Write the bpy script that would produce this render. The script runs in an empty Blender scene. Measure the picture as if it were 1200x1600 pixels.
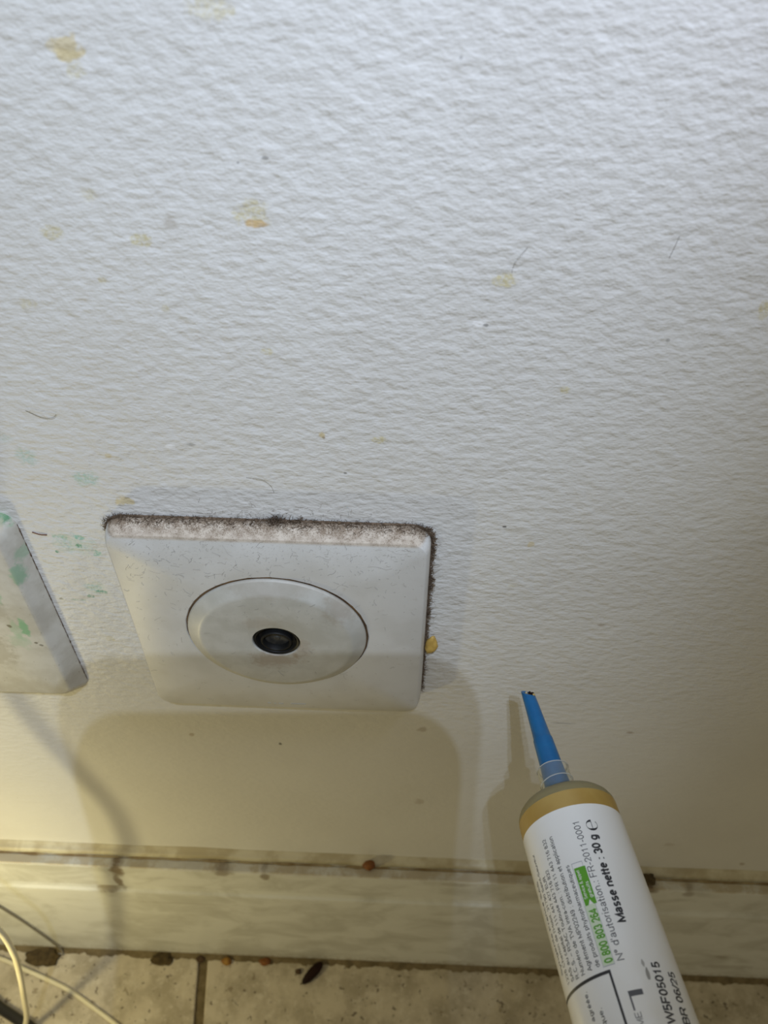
import bpy, bmesh, math, random
import numpy as np
from mathutils import Vector, Matrix, noise as mnoise

random.seed(7)
# All lengths below are in millimetres, measured from the middle of the antenna
# socket on the wall: x to the right, y into the wall (wall face y = 0), z up.
S = 0.001
FLOOR = -288.0
def W(x, y, z): return Vector((x * S, y * S, (z - FLOOR) * S))

scene = bpy.context.scene
col = scene.collection

# ------------------------------------------------------------------ camera
CAM = Vector((34.0065, -144.769, 202.850))
CR = Vector((0.99920353, 0.03957297, 0.00512673))
CU = Vector((-0.03261731, 0.73596935, 0.67622868))
CF = Vector((-0.02298726, 0.6758573, -0.73667394))
cd = bpy.data.cameras.new('camera')
cam = bpy.data.objects.new('camera', cd); col.objects.link(cam)
cd.sensor_fit = 'VERTICAL'; cd.sensor_height = 36.0; cd.sensor_width = 27.0
cd.lens = 1373.26 * 36.0 / 1600.0
cd.clip_start = 0.002; cd.clip_end = 20
m = Matrix((CR, CU, -CF)).transposed().to_4x4(); m.translation = W(*CAM)
cam.matrix_world = m
cd.dof.use_dof = True
cd.dof.focus_distance = 0.222
cd.dof.aperture_fstop = cd.lens / 1.3
scene.camera = cam

# ------------------------------------------------------------------ world and lights
w = bpy.data.worlds.new('room'); scene.world = w; w.use_nodes = True
bg = w.node_tree.nodes['Background']
bg.inputs[0].default_value = (1.0, 0.87, 0.58, 1); bg.inputs[1].default_value = 0.21

def spot(name, pos, aim, energy, colr, size, radius, blend=1.0):
    l = bpy.data.lights.new(name, 'SPOT'); o = bpy.data.objects.new(name, l); col.objects.link(o)
    o.location = W(*pos)
    o.rotation_euler = (W(*aim) - W(*pos)).to_track_quat('-Z', 'Y').to_euler()
    l.energy = energy; l.color = colr; l.spot_size = math.radians(size); l.spot_blend = blend
    l.shadow_soft_size = radius
    return o
# head torch worn by the photographer: two white diodes one above the other
KEYC = (0.70, 0.82, 1.0)
spot('head_torch', (37.8, -300, 498.8), (-36, 0, 98), 4.5, KEYC, 43, 0.0014)
spot('head_torch', (42.1, -300, 537.5), (-36, 0, 98), 4.5, KEYC, 43, 0.0014)
# added bluish fill high on the right, no known lamp; brightens the wall's top
spot('cool_fill', (140, -60, 270), (60, 0, 190), 0.80, (0.74, 0.80, 1.0), 90, 0.02)
# warm bulb standing low on the floor to the left, out of the picture
pl = bpy.data.lights.new('warm_bulb', 'POINT'); po = bpy.data.objects.new('warm_bulb', pl); col.objects.link(po)
po.location = W(-158, -104, -158); pl.energy = 0.37; pl.color = (1.0, 0.85, 0.42); pl.shadow_soft_size = 0.006

scene.view_settings.view_transform = 'Standard'
scene.view_settings.look = 'None'
scene.view_settings.gamma = 1.0
scene.view_settings.use_curve_mapping = False
scene.view_settings.exposure = 0.0

# ------------------------------------------------------------------ helpers
ORG = {}
def tag(o, label=None, cat=None, group=None, kind=None):
    if label: o['label'] = label
    if cat: o['category'] = cat
    if group: o['group'] = group
    if kind: o['kind'] = kind
    return o
def thing(name, label, cat, org, group=None):
    o = bpy.data.objects.new(name, None); col.objects.link(o)
    o.location = W(*org); o.empty_display_size = 0.01
    ORG[o] = Vector(org); return tag(o, label, cat, group)
def mk(name, verts, faces, mat, parent=None, org=None, smooth=True, sharp=None):
    if parent is not None: org = ORG[parent]
    org = Vector(org if org is not None else (0, 0, 0))
    me = bpy.data.meshes.new(name)
    me.from_pydata([(Vector(v) - org) * S for v in verts], [], [list(f) for f in faces])
    me.materials.append(mat)
    bm = bmesh.new(); bm.from_mesh(me); bmesh.ops.recalc_face_normals(bm, faces=bm.faces)
    if sharp is not None:
        for e in bm.edges:
            if len(e.link_faces) == 2 and e.calc_face_angle(0) > math.radians(sharp): e.smooth = False
    for f in bm.faces: f.smooth = smooth
    bm.to_mesh(me); bm.free()
    o = bpy.data.objects.new(name, me); col.objects.link(o)
    ORG[o] = org
    if parent is not None: o.parent = parent
    else: o.location = W(*org)
    return o
class Buf:
    def __init__(s): s.v = []; s.f = []
    def add(s, v, f):
        b = len(s.v); s.v += [tuple(q) for q in v]; s.f += [[i + b for i in q] for q in f]
    def box(s, x0, x1, y0, y1, z0, z1):
        s.add([(x0,y0,z0),(x1,y0,z0),(x1,y1,z0),(x0,y1,z0),(x0,y0,z1),(x1,y0,z1),(x1,y1,z1),(x0,y1,z1)],
              [(0,3,2,1),(4,5,6,7),(0,1,5,4),(1,2,6,5),(2,3,7,6),(3,0,4,7)])
    def tube(s, pts, rad, n=8, cap=True):
        pts = [Vector(q) for q in pts]; rads = rad if isinstance(rad, (list, tuple)) else [rad] * len(pts)
        up = Vector((0.31, 0.17, 0.93)); vs = []; fs = []
        for i, q in enumerate(pts):
            t = (pts[min(i + 1, len(pts) - 1)] - pts[max(i - 1, 0)])
            if t.length < 1e-9: t = Vector((1, 0, 0))
            t.normalize(); a = t.cross(up)
            if a.length < 1e-3: a = t.cross(Vector((1, 0, 0)))
            a.normalize(); b = t.cross(a)
            for k in range(n):
                th = 2 * math.pi * k / n
                vs.append(q + (a * math.cos(th) + b * math.sin(th)) * rads[i])
        for i in range(len(pts) - 1):
            for k in range(n):
                k2 = (k + 1) % n; fs.append((i * n + k, i * n + k2, (i + 1) * n + k2, (i + 1) * n + k))
        if cap:
            fs.append(tuple(range(n))); fs.append(tuple((len(pts) - 1) * n + k for k in range(n)))
        s.add(vs, fs)
    def make(s, name, mat, parent=None, **k): return mk(name, s.v, s.f, mat, parent, **k)
def lathe(prof, o, ax, ea, eb, n=64, closed=False):
    """prof: (t, r) along the axis ax from o."""
    vs, fs = [], []
    o, ax, ea, eb = Vector(o), Vector(ax), Vector(ea), Vector(eb)
    for t, r in prof:
        for k in range(n):
            th = 2 * math.pi * k / n
            vs.append(o + ax * t + (ea * math.cos(th) + eb * math.sin(th)) * r)
    N = len(prof)
    for i in range(N if closed else N - 1):
        j = (i + 1) % N
        for k in range(n):
            k2 = (k + 1) % n; fs.append((i * n + k, i * n + k2, j * n + k2, j * n + k))
    if not closed:
        fs.append(tuple(range(n))); fs.append(tuple((N - 1) * n + k for k in range(n)))
    return vs, fs
def catmull(P, seg=10):
    P = [Vector(q) for q in P]; out = []
    for i in range(len(P) - 1):
        a, b, c, d = P[max(i - 1, 0)], P[i], P[i + 1], P[min(i + 2, len(P) - 1)]
        for k in range(seg):
            t = k / seg
            out.append(0.5 * ((2 * b) + (c - a) * t + (2 * a - 5 * b + 4 * c - d) * t * t + (3 * b - a - 3 * c + d) * t ** 3))
    out.append(P[-1]); return out

class Mat:
    def __init__(s, name, base=(0.8, 0.8, 0.8), rough=0.5, **inp):
        s.m = bpy.data.materials.new(name); s.m.use_nodes = True; s.nt = s.m.node_tree
        s.b = s.nt.nodes['Principled BSDF']
        s.b.inputs['Base Color'].default_value = (*base, 1); s.b.inputs['Roughness'].default_value = rough
        for k, v in inp.items(): s.b.inputs[k.replace('_', ' ')].default_value = v
        s._mm = None
    def n(s, typ, **pr):
        nd = s.nt.nodes.new(typ)
        for k, v in pr.items(): setattr(nd, k, v)
        return nd
    def set(s, sock, v):
        if hasattr(v, 'is_output'): s.nt.links.new(v, sock)
        else: sock.default_value = v
    def mm(s):
        """object coordinates in millimetres"""
        if s._mm is None:
            tc = s.n('ShaderNodeTexCoord'); v = s.n('ShaderNodeVectorMath', operation='SCALE')
            s.nt.links.new(tc.outputs['Object'], v.inputs[0]); v.inputs['Scale'].default_value = 1000.0
            s._mm = v.outputs[0]
        return s._mm
    def vma(s, vec, mul, add):
        v = s.n('ShaderNodeVectorMath', operation='MULTIPLY_ADD')
        s.set(v.inputs[0], vec); v.inputs[1].default_value = mul; v.inputs[2].default_value = add; return v.outputs[0]
    def math(s, op, a, b=0.0, c=0.0, clamp=False):
        nd = s.n('ShaderNodeMath', operation=op, use_clamp=clamp)
        s.set(nd.inputs[0], a); s.set(nd.inputs[1], b)
        if len(nd.inputs) > 2: s.set(nd.inputs[2], c)
        return nd.outputs[0]
    def noise(s, scale=1.0, detail=3.0, rough=0.55, vec=None, sc3=None, off=(0, 0, 0), dist=0.0):
        v = vec if vec is not None else s.mm()
        if sc3 is not None or off != (0, 0, 0): v = s.vma(v, sc3 or (1, 1, 1), off)
        nd = s.n('ShaderNodeTexNoise'); s.set(nd.inputs['Vector'], v)
        nd.inputs['Scale'].default_value = scale; nd.inputs['Detail'].default_value = detail
        nd.inputs['Roughness'].default_value = rough; nd.inputs['Distortion'].default_value = dist
        return nd.outputs['Fac']
    def ramp(s, v, a, b, lo=0.0, hi=1.0, smooth=True):
        nd = s.n('ShaderNodeMapRange', interpolation_type='SMOOTHSTEP' if smooth else 'LINEAR')
        s.set(nd.inputs['Value'], v)
        nd.inputs['From Min'].default_value = a; nd.inputs['From Max'].default_value = b
        nd.inputs['To Min'].default_value = lo; nd.inputs['To Max'].default_value = hi
        return nd.outputs['Result']
    def mix(s, f, a, b):
        nd = s.n('ShaderNodeMix', data_type='RGBA')
        s.set(nd.inputs[0], f)
        for i, v in ((6, a), (7, b)):
            s.set(nd.inputs[i], v if hasattr(v, 'is_output') else (*v, 1))
        return nd.outputs[2]
    def bump(s, h, dist, strength=1.0):
        nd = s.n('ShaderNodeBump'); s.set(nd.inputs['Height'], h)
        nd.inputs['Distance'].default_value = dist * S; nd.inputs['Strength'].default_value = strength
        s.nt.links.new(nd.outputs[0], s.b.inputs['Normal'])
    def xyz(s):
        nd = s.n('ShaderNodeSeparateXYZ'); s.nt.links.new(s.mm(), nd.inputs[0]); return nd.outputs
    def color(s, v): s.set(s.b.inputs['Base Color'], v)
    def rough(s, v): s.set(s.b.inputs['Roughness'], v)
    def spotmask(s, c, r, wob=None, soft=0.35, amt=1.0, wamp=1.0):
        """soft-edged patch of its own shape round c (mm), radii r"""
        v = s.vma(s.mm(), tuple(1 / q for q in r), tuple(-c[i] / r[i] for i in range(3)))
        ln = s.n('ShaderNodeVectorMath', operation='LENGTH'); s.set(ln.inputs[0], v)
        d = ln.outputs['Value']
        if wob is not None: d = s.math('MULTIPLY_ADD', wob, wamp, d)
        return s.ramp(d, 1.0 + soft, 1.0 - soft, 0.0, amt)

# ------------------------------------------------------------------ materials
def wall_material():
    M = Mat('painted_wall', (0.76, 0.76, 0.745), 0.5)
    c1 = M.noise(0.42, 2.5, 0.5, sc3=(0.75, 1, 1.25))
    c2 = M.noise(0.16, 2.0, 0.5, sc3=(0.9, 1, 1.1), off=(31, 0, 7))
    c3 = M.noise(1.6, 2.0, 0.5)
    h = M.math('MULTIPLY_ADD', c2, 0.9, c1); h = M.math('MULTIPLY_ADD', c3, 0.14, h)
    # the roller texture is flatter towards the skirting
    X, Yy, Z = M.xyz(); h = M.math('MULTIPLY', h, M.ramp(Z, -75, -15, 0.4, 1.0))
    M.bump(h, 0.48)
    wob = M.math('SUBTRACT', M.noise(0.45, 4, 0.6, off=(3, 9, 5)), 0.5)
    big = M.noise(0.012, 3, 0.5)
    base = M.mix(M.ramp(big, 0.35, 0.7), (0.78, 0.78, 0.765), (0.72, 0.715, 0.695))
    Y = (0.68, 0.57, 0.32); P = (0.66, 0.60, 0.37); O = (0.62, 0.38, 0.12); B = (0.30, 0.21, 0.12); G = (0.10, 0.50, 0.36); DG = (0.02, 0.30, 0.17); K = (0.06, 0.055, 0.05); WH = (0.9, 0.9, 0.9)
    st = [(-21.4,150.3,3.0,2.3,Y,.75),(-21.5,149.2,2.6,1.2,Y,.6),(-20.6,146.8,1.6,1.8,P,.55),(2.4,156.4,4.2,2.2,P,.6),
          (5,122.8,3.8,3.0,P,.75),(5.2,121.0,2.5,1.0,O,.6),(-16.1,117.2,2.2,1.5,P,.85),(-32.6,118.2,2.4,1.8,P,.75),(-23.6,125.9,1.9,1.3,P,.5),
          (-10.2,120.7,1.4,1.9,(0.5,.46,.40),.5),(-42.1,102.4,2.0,1.4,P,.55),(-14.1,102.2,1.2,1.0,P,.5),(-25.4,108.4,1.0,1.1,P,.55),
          (51.6,110.6,2.6,1.8,P,.95),(66.7,84.6,1.3,1.1,P,.8),(15.1,69.7,.9,1.3,Y,.8),(15.4,69.0,.6,.5,B,.7),(27.8,68.7,1.7,1.2,P,.85),
          (-34.4,45.9,2.9,1.6,Y,.8),(-35.1,61.3,1.0,.9,Y,.6),(4.9,92.6,1.5,1.1,P,.7),(66.1,35,1.1,1.2,Y,.6),(101.4,105.5,1.8,2.2,P,.9),
          (42.4,-61.3,1.8,1.8,B,.4),(-51.6,-14.2,1.5,1.8,P,.6),(63.3,17.8,1.4,1.0,P,.5),(90,1.3,1.3,1.0,B,.4),(43.3,-116.7,2,2.6,B,.3),
          (-54.6,60.4,3.0,3.4,G,.30),(-58,66,2,2,G,.16),(-42.3,53.4,3.3,2.8,G,.42),(-51.4,28.9,6.0,4.6,G,.30),(-49,31.5,1.6,1.2,G,.6),(-54,31.8,2.4,1.0,G,.5),
          (-56.7,25.5,.9,.7,DG,.95),(-50.2,28.2,1.3,1.0,DG,.85),(-46,25.4,1.4,1.5,G,.6),(-50,10.3,3.0,2.8,G,.4),(-48.8,8.6,2.0,1.2,DG,.6),(-52,6.5,1.4,.9,DG,.7),
          (-56,4.6,2.6,.5,DG,.45),(-61,4.8,.8,.6,(.1,.12,.08),.6),(-39.7,34.5,1.0,2.0,G,.35),
          (8.4,133.2,.7,.35,K,.5),(3.6,132.3,.3,.3,K,.5),(58.8,41.1,.7,.6,K,.8),(-6.1,-74.9,.8,1.0,K,.8),(47.7,100.7,1.6,.7,WH,.9),(48.9,100.4,.6,.4,K,.6),
          (-36.2,-70.9,1.0,1.2,B,.5),(87.8,-53.6,4.5,.5,K,.35),(110.5,-58.1,1.2,.8,B,.5),(178.9,-163.6,1.6,1.6,B,.5),(144.6,-147.1,2.2,1.8,B,.25),
          (40.5,150,.4,.4,K,.5),(-15,65.6,1.2,.7,K,.4),(-20,64.8,1.6,.9,WH,.8),(85,98,.5,.5,K,.4),(20,58,.4,.3,K,.6)]
    colr = base; pat = M.ramp(M.noise(1.3, 3, 0.6, off=(1, 7, 3)), 0.36, 0.62, 0.25, 1.0)
    for i, (x, z, rx, rz, c, a) in enumerate(st):
        f = M.spotmask((x, 0, z), (rx * 0.78, 50, rz * 0.78), wob, 0.30 if a > .5 else 0.5, a, 2.6)
        if c in (G, DG, P): f = M.math('MULTIPLY', f, pat)
        colr = M.mix(f, colr, c)
    # faint grey film of dust specks
    sp = M.ramp(M.noise(0.9, 2, 0.5, off=(11, 2, 40)), 0.76, 0.80, 0, 0.35)
    colr = M.mix(sp, colr, (0.35, 0.32, 0.28))
    M.color(colr)
    return M.m
def plate_material():
    """socket plastic, dusty along its upper rim (object z in mm from the plate's middle)"""
    M = Mat('socket_plastic', (0.8, 0.8, 0.78), 0.24, Specular_IOR_Level=0.35)
    X, Yy, Z = M.xyz()
    n1 = M.noise(0.35, 4, 0.6); n2 = M.noise(2.4, 3, 0.6); n3 = M.noise(0.08, 3, 0.5); n4 = M.noise(5.5, 2, 0.5)
    base = M.mix(M.ramp(n3, 0.4, 0.7), (0.67, 0.67, 0.655), (0.61, 0.605, 0.58))
    # smears
    base = M.mix(M.ramp(n1, 0.60, 0.78, 0, 0.35), base, (0.42, 0.38, 0.31))
    sp = M.ramp(M.noise(1.3, 2, 0.5, off=(5, 5, 5)), 0.73, 0.78, 0, 0.6)
    base = M.mix(sp, base, (0.2, 0.17, 0.14))
    rim = M.ramp(Z, 38.4, 39.6)
    film = M.mix(M.ramp(n1, 0.35, 0.65), (0.58, 0.49, 0.385), (0.38, 0.295, 0.21))
    base = M.mix(M.math('MULTIPLY', rim, 0.8), base, film)
    dens = M.math('MULTIPLY_ADD', M.ramp(Yy, -5.5, -0.5, 0, 1, False), 0.20, M.math('MULTIPLY', n1, 0.25))
    speck = M.ramp(M.math('ADD', M.math('MULTIPLY_ADD', n4, 0.5, M.math('MULTIPLY', n2, 0.5)), dens), 0.65, 0.79)
    base = M.mix(M.math('MULTIPLY', M.math('MULTIPLY', speck, rim), 0.75), base, (0.17, 0.115, 0.07))
    # lint shading just below the rim on the face
    low = M.math('MULTIPLY', M.ramp(Z, 24, 39.0), M.ramp(n2, 0.58, 0.70))
    base = M.mix(M.math('MULTIPLY', low, 0.35), base, (0.30, 0.26, 0.21))
    M.color(base)
    M.rough(M.math('MULTIPLY_ADD', rim, 0.4, 0.42))
    return M.m
def stained_plate_material():
    M = Mat('stained_socket_plastic', (0.7, 0.69, 0.65), 0.48, Specular_IOR_Level=0.3)
    X, Yy, Z = M.xyz()
    wob = M.math('SUBTRACT', M.noise(0.5, 4, 0.6), 0.5)
    c = M.mix(M.ramp(M.noise(0.09, 4, 0.6), 0.35, 0.7), (0.64, 0.63, 0.58), (0.50, 0.48, 0.42))
    G = (0.12, 0.42, 0.22); B = (0.2, 0.17, 0.12); K = (0.05, 0.05, 0.045)
    # x measured from the plate's middle at -105
    for x, z, rx, rz, cc, a in [(33,-2,1.2,3.6,G,.85),(30.5,-4,1.6,4.5,G,.35),(30,-9,3.2,3.5,G,.25),(38,21,1.6,3.6,G,.5),(40,27,1.5,2.2,G,.35),(29.5,12,1.6,3,G,.5),
                                (42.5,42,5,4,(.35,.5,.36),.8),(39,40,3,1.6,(.08,.25,.12),.8),(36,38,2.5,2.5,(.62,.55,.42),.6),(24,6,7,5,B,.32),(20,-14,6,9,B,.4),
                                (34.2,-9.6,.5,.5,K,.8),(29,-1.6,.6,.6,K,.9),(35.5,-10.8,.6,.5,K,.7)]:
        c = M.mix(M.spotmask((x, 0, z), (rx, 60, rz), wob, 0.35, a, 2.0), c, cc)
    sp = M.ramp(M.noise(0.8, 3, 0.5, off=(5, 1, 2)), 0.68, 0.76, 0, 0.6)
    c = M.mix(sp, c, (0.25, 0.21, 0.16))
    M.color(c); return M.m
def baseboard_material():
    M = Mat('baseboard_paint', (0.7, 0.7, 0.66), 0.48, Specular_IOR_Level=0.3)
    X, Yy, Z = M.xyz()
    smear = M.noise(0.05, 5, 0.6, sc3=(0.85, 1, 1.2), dist=0.6); fine = M.noise(0.5, 3, 0.6)
    c = M.mix(M.ramp(smear, 0.38, 0.66), (0.74, 0.75, 0.72), (0.58, 0.58, 0.535))
    # dirt lying on the narrow top ledge and in the groove
    ledge = M.ramp(Z, -173.3, -172.7)
    c = M.mix(M.math('MULTIPLY', ledge, M.ramp(M.noise(0.10, 4, 0.65), 0.40, 0.58, 0.25, 0.85)), c, (0.50, 0.43, 0.30))
    wob = M.math('SUBTRACT', M.noise(0.25, 4, 0.6), 0.5)
    for x, z, rx, rz, a in [(-83,-176,2.5,5,.85),(-85,-189,1.6,9,.8),(-92,-199,4.5,3.0,.6),(-38,-174,4,2.6,.6),(-20,-176,2.0,3.2,.7),(140,-174,4,2.6,.8),(158,-175,2,3,.5),
                            (205,-175,6,3.5,.35),(195,-255,3,2.4,.35),(60,-176,7,2,.3),(-60,-212,22,1.1,.16),(200,-270,14,3,.25)]:
        c = M.mix(M.spotmask((x, -8, z), (rx, 60, rz), wob, 0.45, a, 1.8), c, (0.17, 0.11, 0.05))
    low = M.math('MULTIPLY', M.ramp(Z, -277, -286), M.ramp(fine, 0.45, 0.62, 0, 0.4))
    c = M.mix(low, c, (0.30, 0.23, 0.12))
    c = M.mix(M.ramp(M.noise(1.1, 2, 0.5, off=(4, 4, 9)), 0.72, 0.77, 0, 0.5), c, (0.25, 0.20, 0.13))
    M.color(c)
    M.bump(M.noise(0.25, 3, 0.5), 0.18)
    return M.m
def tile_material():
    M = Mat('stone_tile', (0.5, 0.45, 0.36), 0.38)
    a = M.noise(0.06, 5, 0.62); b = M.noise(0.30, 4, 0.6)
    c = M.mix(M.ramp(a, 0.36, 0.66), (0.60, 0.54, 0.43), (0.40, 0.35, 0.26))
    c = M.mix(M.ramp(b, 0.50, 0.72, 0, 0.6), c, (0.68, 0.63, 0.53))
    c = M.mix(M.ramp(M.noise(0.42, 2.5, 0.5, off=(8, 3, 1)), 0.655, 0.70, 0, 0.85), c, (0.13, 0.10, 0.07))
    c = M.mix(M.ramp(M.noise(0.17, 3, 0.6, off=(2, 3, 1)), 0.64, 0.72, 0, 0.6), c, (0.20, 0.15, 0.09))
    M.color(c); M.bump(M.noise(0.5, 4, 0.6), 0.2); return M.m
def simple(name, c, r=0.5, var=None, vs=1.0, **k):
    M = Mat(name, c, r, **k)
    if var is not None:
        M.color(M.mix(M.ramp(M.noise(vs, 4, 0.6), 0.35, 0.65), c, var))
    return M.m
MW = wall_material(); MP = plate_material(); ML = stained_plate_material(); MB = baseboard_material(); MT = tile_material()
MGROUT = simple('dirty_grout', (0.13, 0.10, 0.05), 0.9, (0.20, 0.155, 0.085), 0.2)
MCAULK = simple('yellowed_caulk', (0.66, 0.62, 0.48), 0.45, (0.48, 0.42, 0.28), 0.09)
def cover_material():
    M = Mat('cover_plastic', (0.55, 0.545, 0.505), 0.40, Specular_IOR_Level=0.35)
    c = M.mix(M.ramp(M.noise(0.12, 4, 0.6), .35, .65), (0.55, 0.545, 0.505), (0.48, 0.475, 0.43))
    wob = M.math('SUBTRACT', M.noise(0.5, 4, 0.6), 0.5)
    for x, z, rx, rz, a in ((-1, -8.5, 6, 3.5, .45), (6.5, -3, 2.5, 4, .35), (-3, 8.5, 5, 2.0, .22), (0, 22.5, 15, 2.6, .20), (18, 15, 4, 5, .28)):
        c = M.mix(M.spotmask((x, -8, z), (rx, 60, rz), wob, 0.6, a, 2.4), c, (0.24, 0.15, 0.07))
    c = M.mix(M.ramp(M.noise(1.5, 3, 0.6, off=(9, 9, 2)), 0.70, 0.77, 0, 0.5), c, (0.24, 0.20, 0.15))
    M.color(c); return M.m
MDISC = cover_material()
MHOLE = simple('socket_black', (0.008, 0.008, 0.008), 0.55, Specular_IOR_Level=0.25)
MBLACK = simple('black_plastic', (0.012, 0.012, 0.012), 0.35)
MDGREY = simple('dusty_black_plastic', (0.022, 0.022, 0.021), 0.6, (0.055, 0.052, 0.045), 0.6)
MGAP = simple('grime', (0.10, 0.06, 0.03), 0.9, (0.05, 0.03, 0.018), 0.8)
MDUST = simple('brown_dust', (0.085, 0.055, 0.032), 1.0, (0.17, 0.12, 0.08), 0.7)
MLINT = simple('grey_lint', (0.34, 0.31, 0.27), 1.0, (0.20, 0.18, 0.155), 0.2)
MHAIR = simple('dark_hair', (0.05, 0.045, 0.04), 0.6)

# ------------------------------------------------------------------ the room
b = Buf(); b.box(-900, 900, 0, 60, FLOOR, 900)
tag(b.make('wall_back', MW, smooth=False), kind='structure')

# baseboard: flat top, a narrow groove under the top bead, plain face below
prof = [(0, -172.5), (-4.2, -172.5), (-4.6, -173.3), (-5.0, -172.6), (-8.4, -172.5), (-9.0, -173.2), (-9.0, -193.6), (-8.6, -194.4), (-7.4, -195.2),
        (-7.2, -197.0), (-8.2, -199.6), (-9.2, -200.6), (-9.4, -201.6), (-9.4, FLOOR + 0.2), (0, FLOOR + 0.2)]
xs = [-900, 900]; vs = []; fs = []
for x in xs: vs += [(x, y, z) for y, z in prof]
n = len(prof)
for k in range(n): fs.append((k, (k + 1) % n, n + (k + 1) % n, n + k))
fs += [tuple(range(n)), tuple(range(n, 2 * n))]
bb = mk('baseboard_back', vs, fs, MB, smooth=False); tag(bb, kind='structure')
# caulk bead between the wall and the baseboard
b = Buf(); N = 160
vs = []; fs = []
for i in range(N + 1):
    x = -300 + 640 * i / N
    h = 2.6 + 1.0 * mnoise.noise(Vector((x * 0.03, 3, 1))); d = 4.0 + 0.5 * mnoise.noise(Vector((x * 0.06, 8, 2)))
    vs += [(x, 0.4, -172.5 + h * 1.05), (x, -0.35, -172.5 + h * 0.72), (x, -d * 0.55, -172.5 + h * 0.25), (x, -d, -172.3), (x, 0.4, -172.6)]
for i in range(N):
    for k in range(5): fs.append((i * 5 + k, i * 5 + (k + 1) % 5, (i + 1) * 5 + (k + 1) % 5, (i + 1) * 5 + k))
mk('caulk', vs, fs, MCAULK, bb)
vs = []; fs = []; N = 300      # brown dirt along the crack on top of the baseboard
for i in range(N + 1):
    x = -280 + 600 * i / N; wv = max(0.03, 0.42 + 0.75 * mnoise.noise(Vector((x * 0.13, 6, 2))) + 0.3 * mnoise.noise(Vector((x * 0.5, 2, 2))))
    vs += [(x, -4.55 + wv, -172.3), (x, -4.55, -172.25), (x, -4.55 - wv, -172.42)]
for i in range(N):
    for k in range(2): fs.append((i * 3 + k, i * 3 + k + 1, (i + 1) * 3 + k + 1, (i + 1) * 3 + k))
tag(mk('ledge_grime', vs, fs, simple('tan_grime', (0.42, 0.34, 0.20), 0.9, (0.22, 0.15, 0.07), 0.10), bb), kind='stuff')
# brown grime in the seam between the baseboard and the tiles
vs = []; fs = []; N = 420
for i in range(N + 1):
    x = -260 + 560 * i / N
    wv = 1.5 + 1.0 * mnoise.noise(Vector((x * 0.09, 1, 1))) + 0.9 * mnoise.noise(Vector((x * 0.35, 5, 1))); wv = max(wv, 0.35)
    vs += [(x, -9.3, FLOOR + 0.9 + 0.5 * wv), (x, -9.4 - wv, FLOOR + 0.35 + 0.2 * wv), (x, -9.4 - 1.8 * wv, FLOOR + 0.02)]
for i in range(N):
    for k in range(2): fs.append((i * 3 + k, i * 3 + k + 1, (i + 1) * 3 + k + 1, (i + 1) * 3 + k))
tag(mk('seam_grime', vs, fs, MGROUT, bb), kind='stuff')

# floor: grout bed with stone tiles proud of it; the row at the wall is cut
b = Buf(); b.box(-900, 900, -900, 60, FLOOR - 30, FLOOR - 1.6)
fl = b.make('floor', MGROUT, smooth=False); tag(fl, kind='structure')
def tile(x0, x1, y0, y1, skew):
    g = 2.3; cx = lambda x, y: x + skew * (-9 - y)
    q = [(cx(x0, y0) + g, y0), (cx(x1, y0) - g, y0), (cx(x1, y1) - g, y1), (cx(x0, y1) + g, y1)]
    v = []; e = 0.9
    mx = sum(p[0] for p in q) / 4; my = sum(p[1] for p in q) / 4
    for z, ins in ((FLOOR - 4, 0), (FLOOR - 0.8, 0), (FLOOR - 0.15, e * 0.4), (FLOOR, e)):
        for x, y in q: v.append((x + (ins if x < mx else -ins), y + (ins if y < my else -ins), z))
    f = [(3, 2, 1, 0), (12, 13, 14, 15)]
    for i in range(3):
        for k in range(4): f.append((i * 4 + k, i * 4 + (k + 1) % 4, i * 4 + 4 + (k + 1) % 4, i * 4 + 4 + k))
    mk('tile', v, f, MT, fl, smooth=False)
for r in range(3):
    y1 = -1.0 if r == 0 else -210 - (r - 1) * 302 - 3.8
    y0 = -210 - r * 302 if r else -210
    for k in range(-2, 3):
        x0 = -63.5 + k * 302 + 1
        if x0 < 880: tile(x0, x0 + 302, y0, y1, 0.10)

# ------------------------------------------------------------------ wall sockets
def rrect(half, r, y, per=10, c=(0, 0)):
    out = []
    for q, (sx, sz) in enumerate(((1, 1), (-1, 1), (-1, -1), (1, -1))):
        for k in range(per + 1):
            th = math.pi / 2 * (q + k / per)
            out.append((c[0] + sx * (half - r) + r * math.cos(th), y, c[1] + sz * (half - r) + r * math.sin(th)))
        a = out[-1]
        nx = ((1, 1), (-1, 1), (-1, -1), (1, -1))[(q + 1) % 4]; th = math.pi / 2 * (q + 1)
        b2 = (c[0] + nx[0] * (half - r) + r * math.cos(th), y, c[1] + nx[1] * (half - r) + r * math.sin(th))
        for k in range(1, 8):
            t = k / 8; out.append(tuple(a[i] + (b2[i] - a[i]) * t for i in range(3)))
    return out
def plate(secs, cx, hole_r, mat, parent, zc=0.0):
    vs = []; fs = []
    loops = [rrect(h, r, y, c=(cx, zc)) for y, h, r in secs]
    n = len(loops[0]); yf = secs[-1][0]
    fin = []
    for rr, yy in ((hole_r + 0.25, yf), (hole_r, yf + 0.3), (hole_r, -1.2)):
        fin.append([(cx + rr * (p[0] - cx) / math.hypot(p[0] - cx, p[2] - zc), yy, zc + rr * (p[2] - zc) / math.hypot(p[0] - cx, p[2] - zc)) for p in loops[-1]])
    loops += fin
    for l in loops: vs += l
    for i in range(len(loops) - 1):
        for k in range(n): fs.append((i * n + k, i * n + (k + 1) % n, (i + 1) * n + (k + 1) % n, (i + 1) * n + k))
    fs.append(tuple((len(loops) - 1) * n + k for k in range(n)))
    return mk('plate', vs, fs, mat, parent, sharp=30)
EX, EZ, MY = Vector((1, 0, 0)), Vector((0, 0, 1)), Vector((0, -1, 0))

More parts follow.
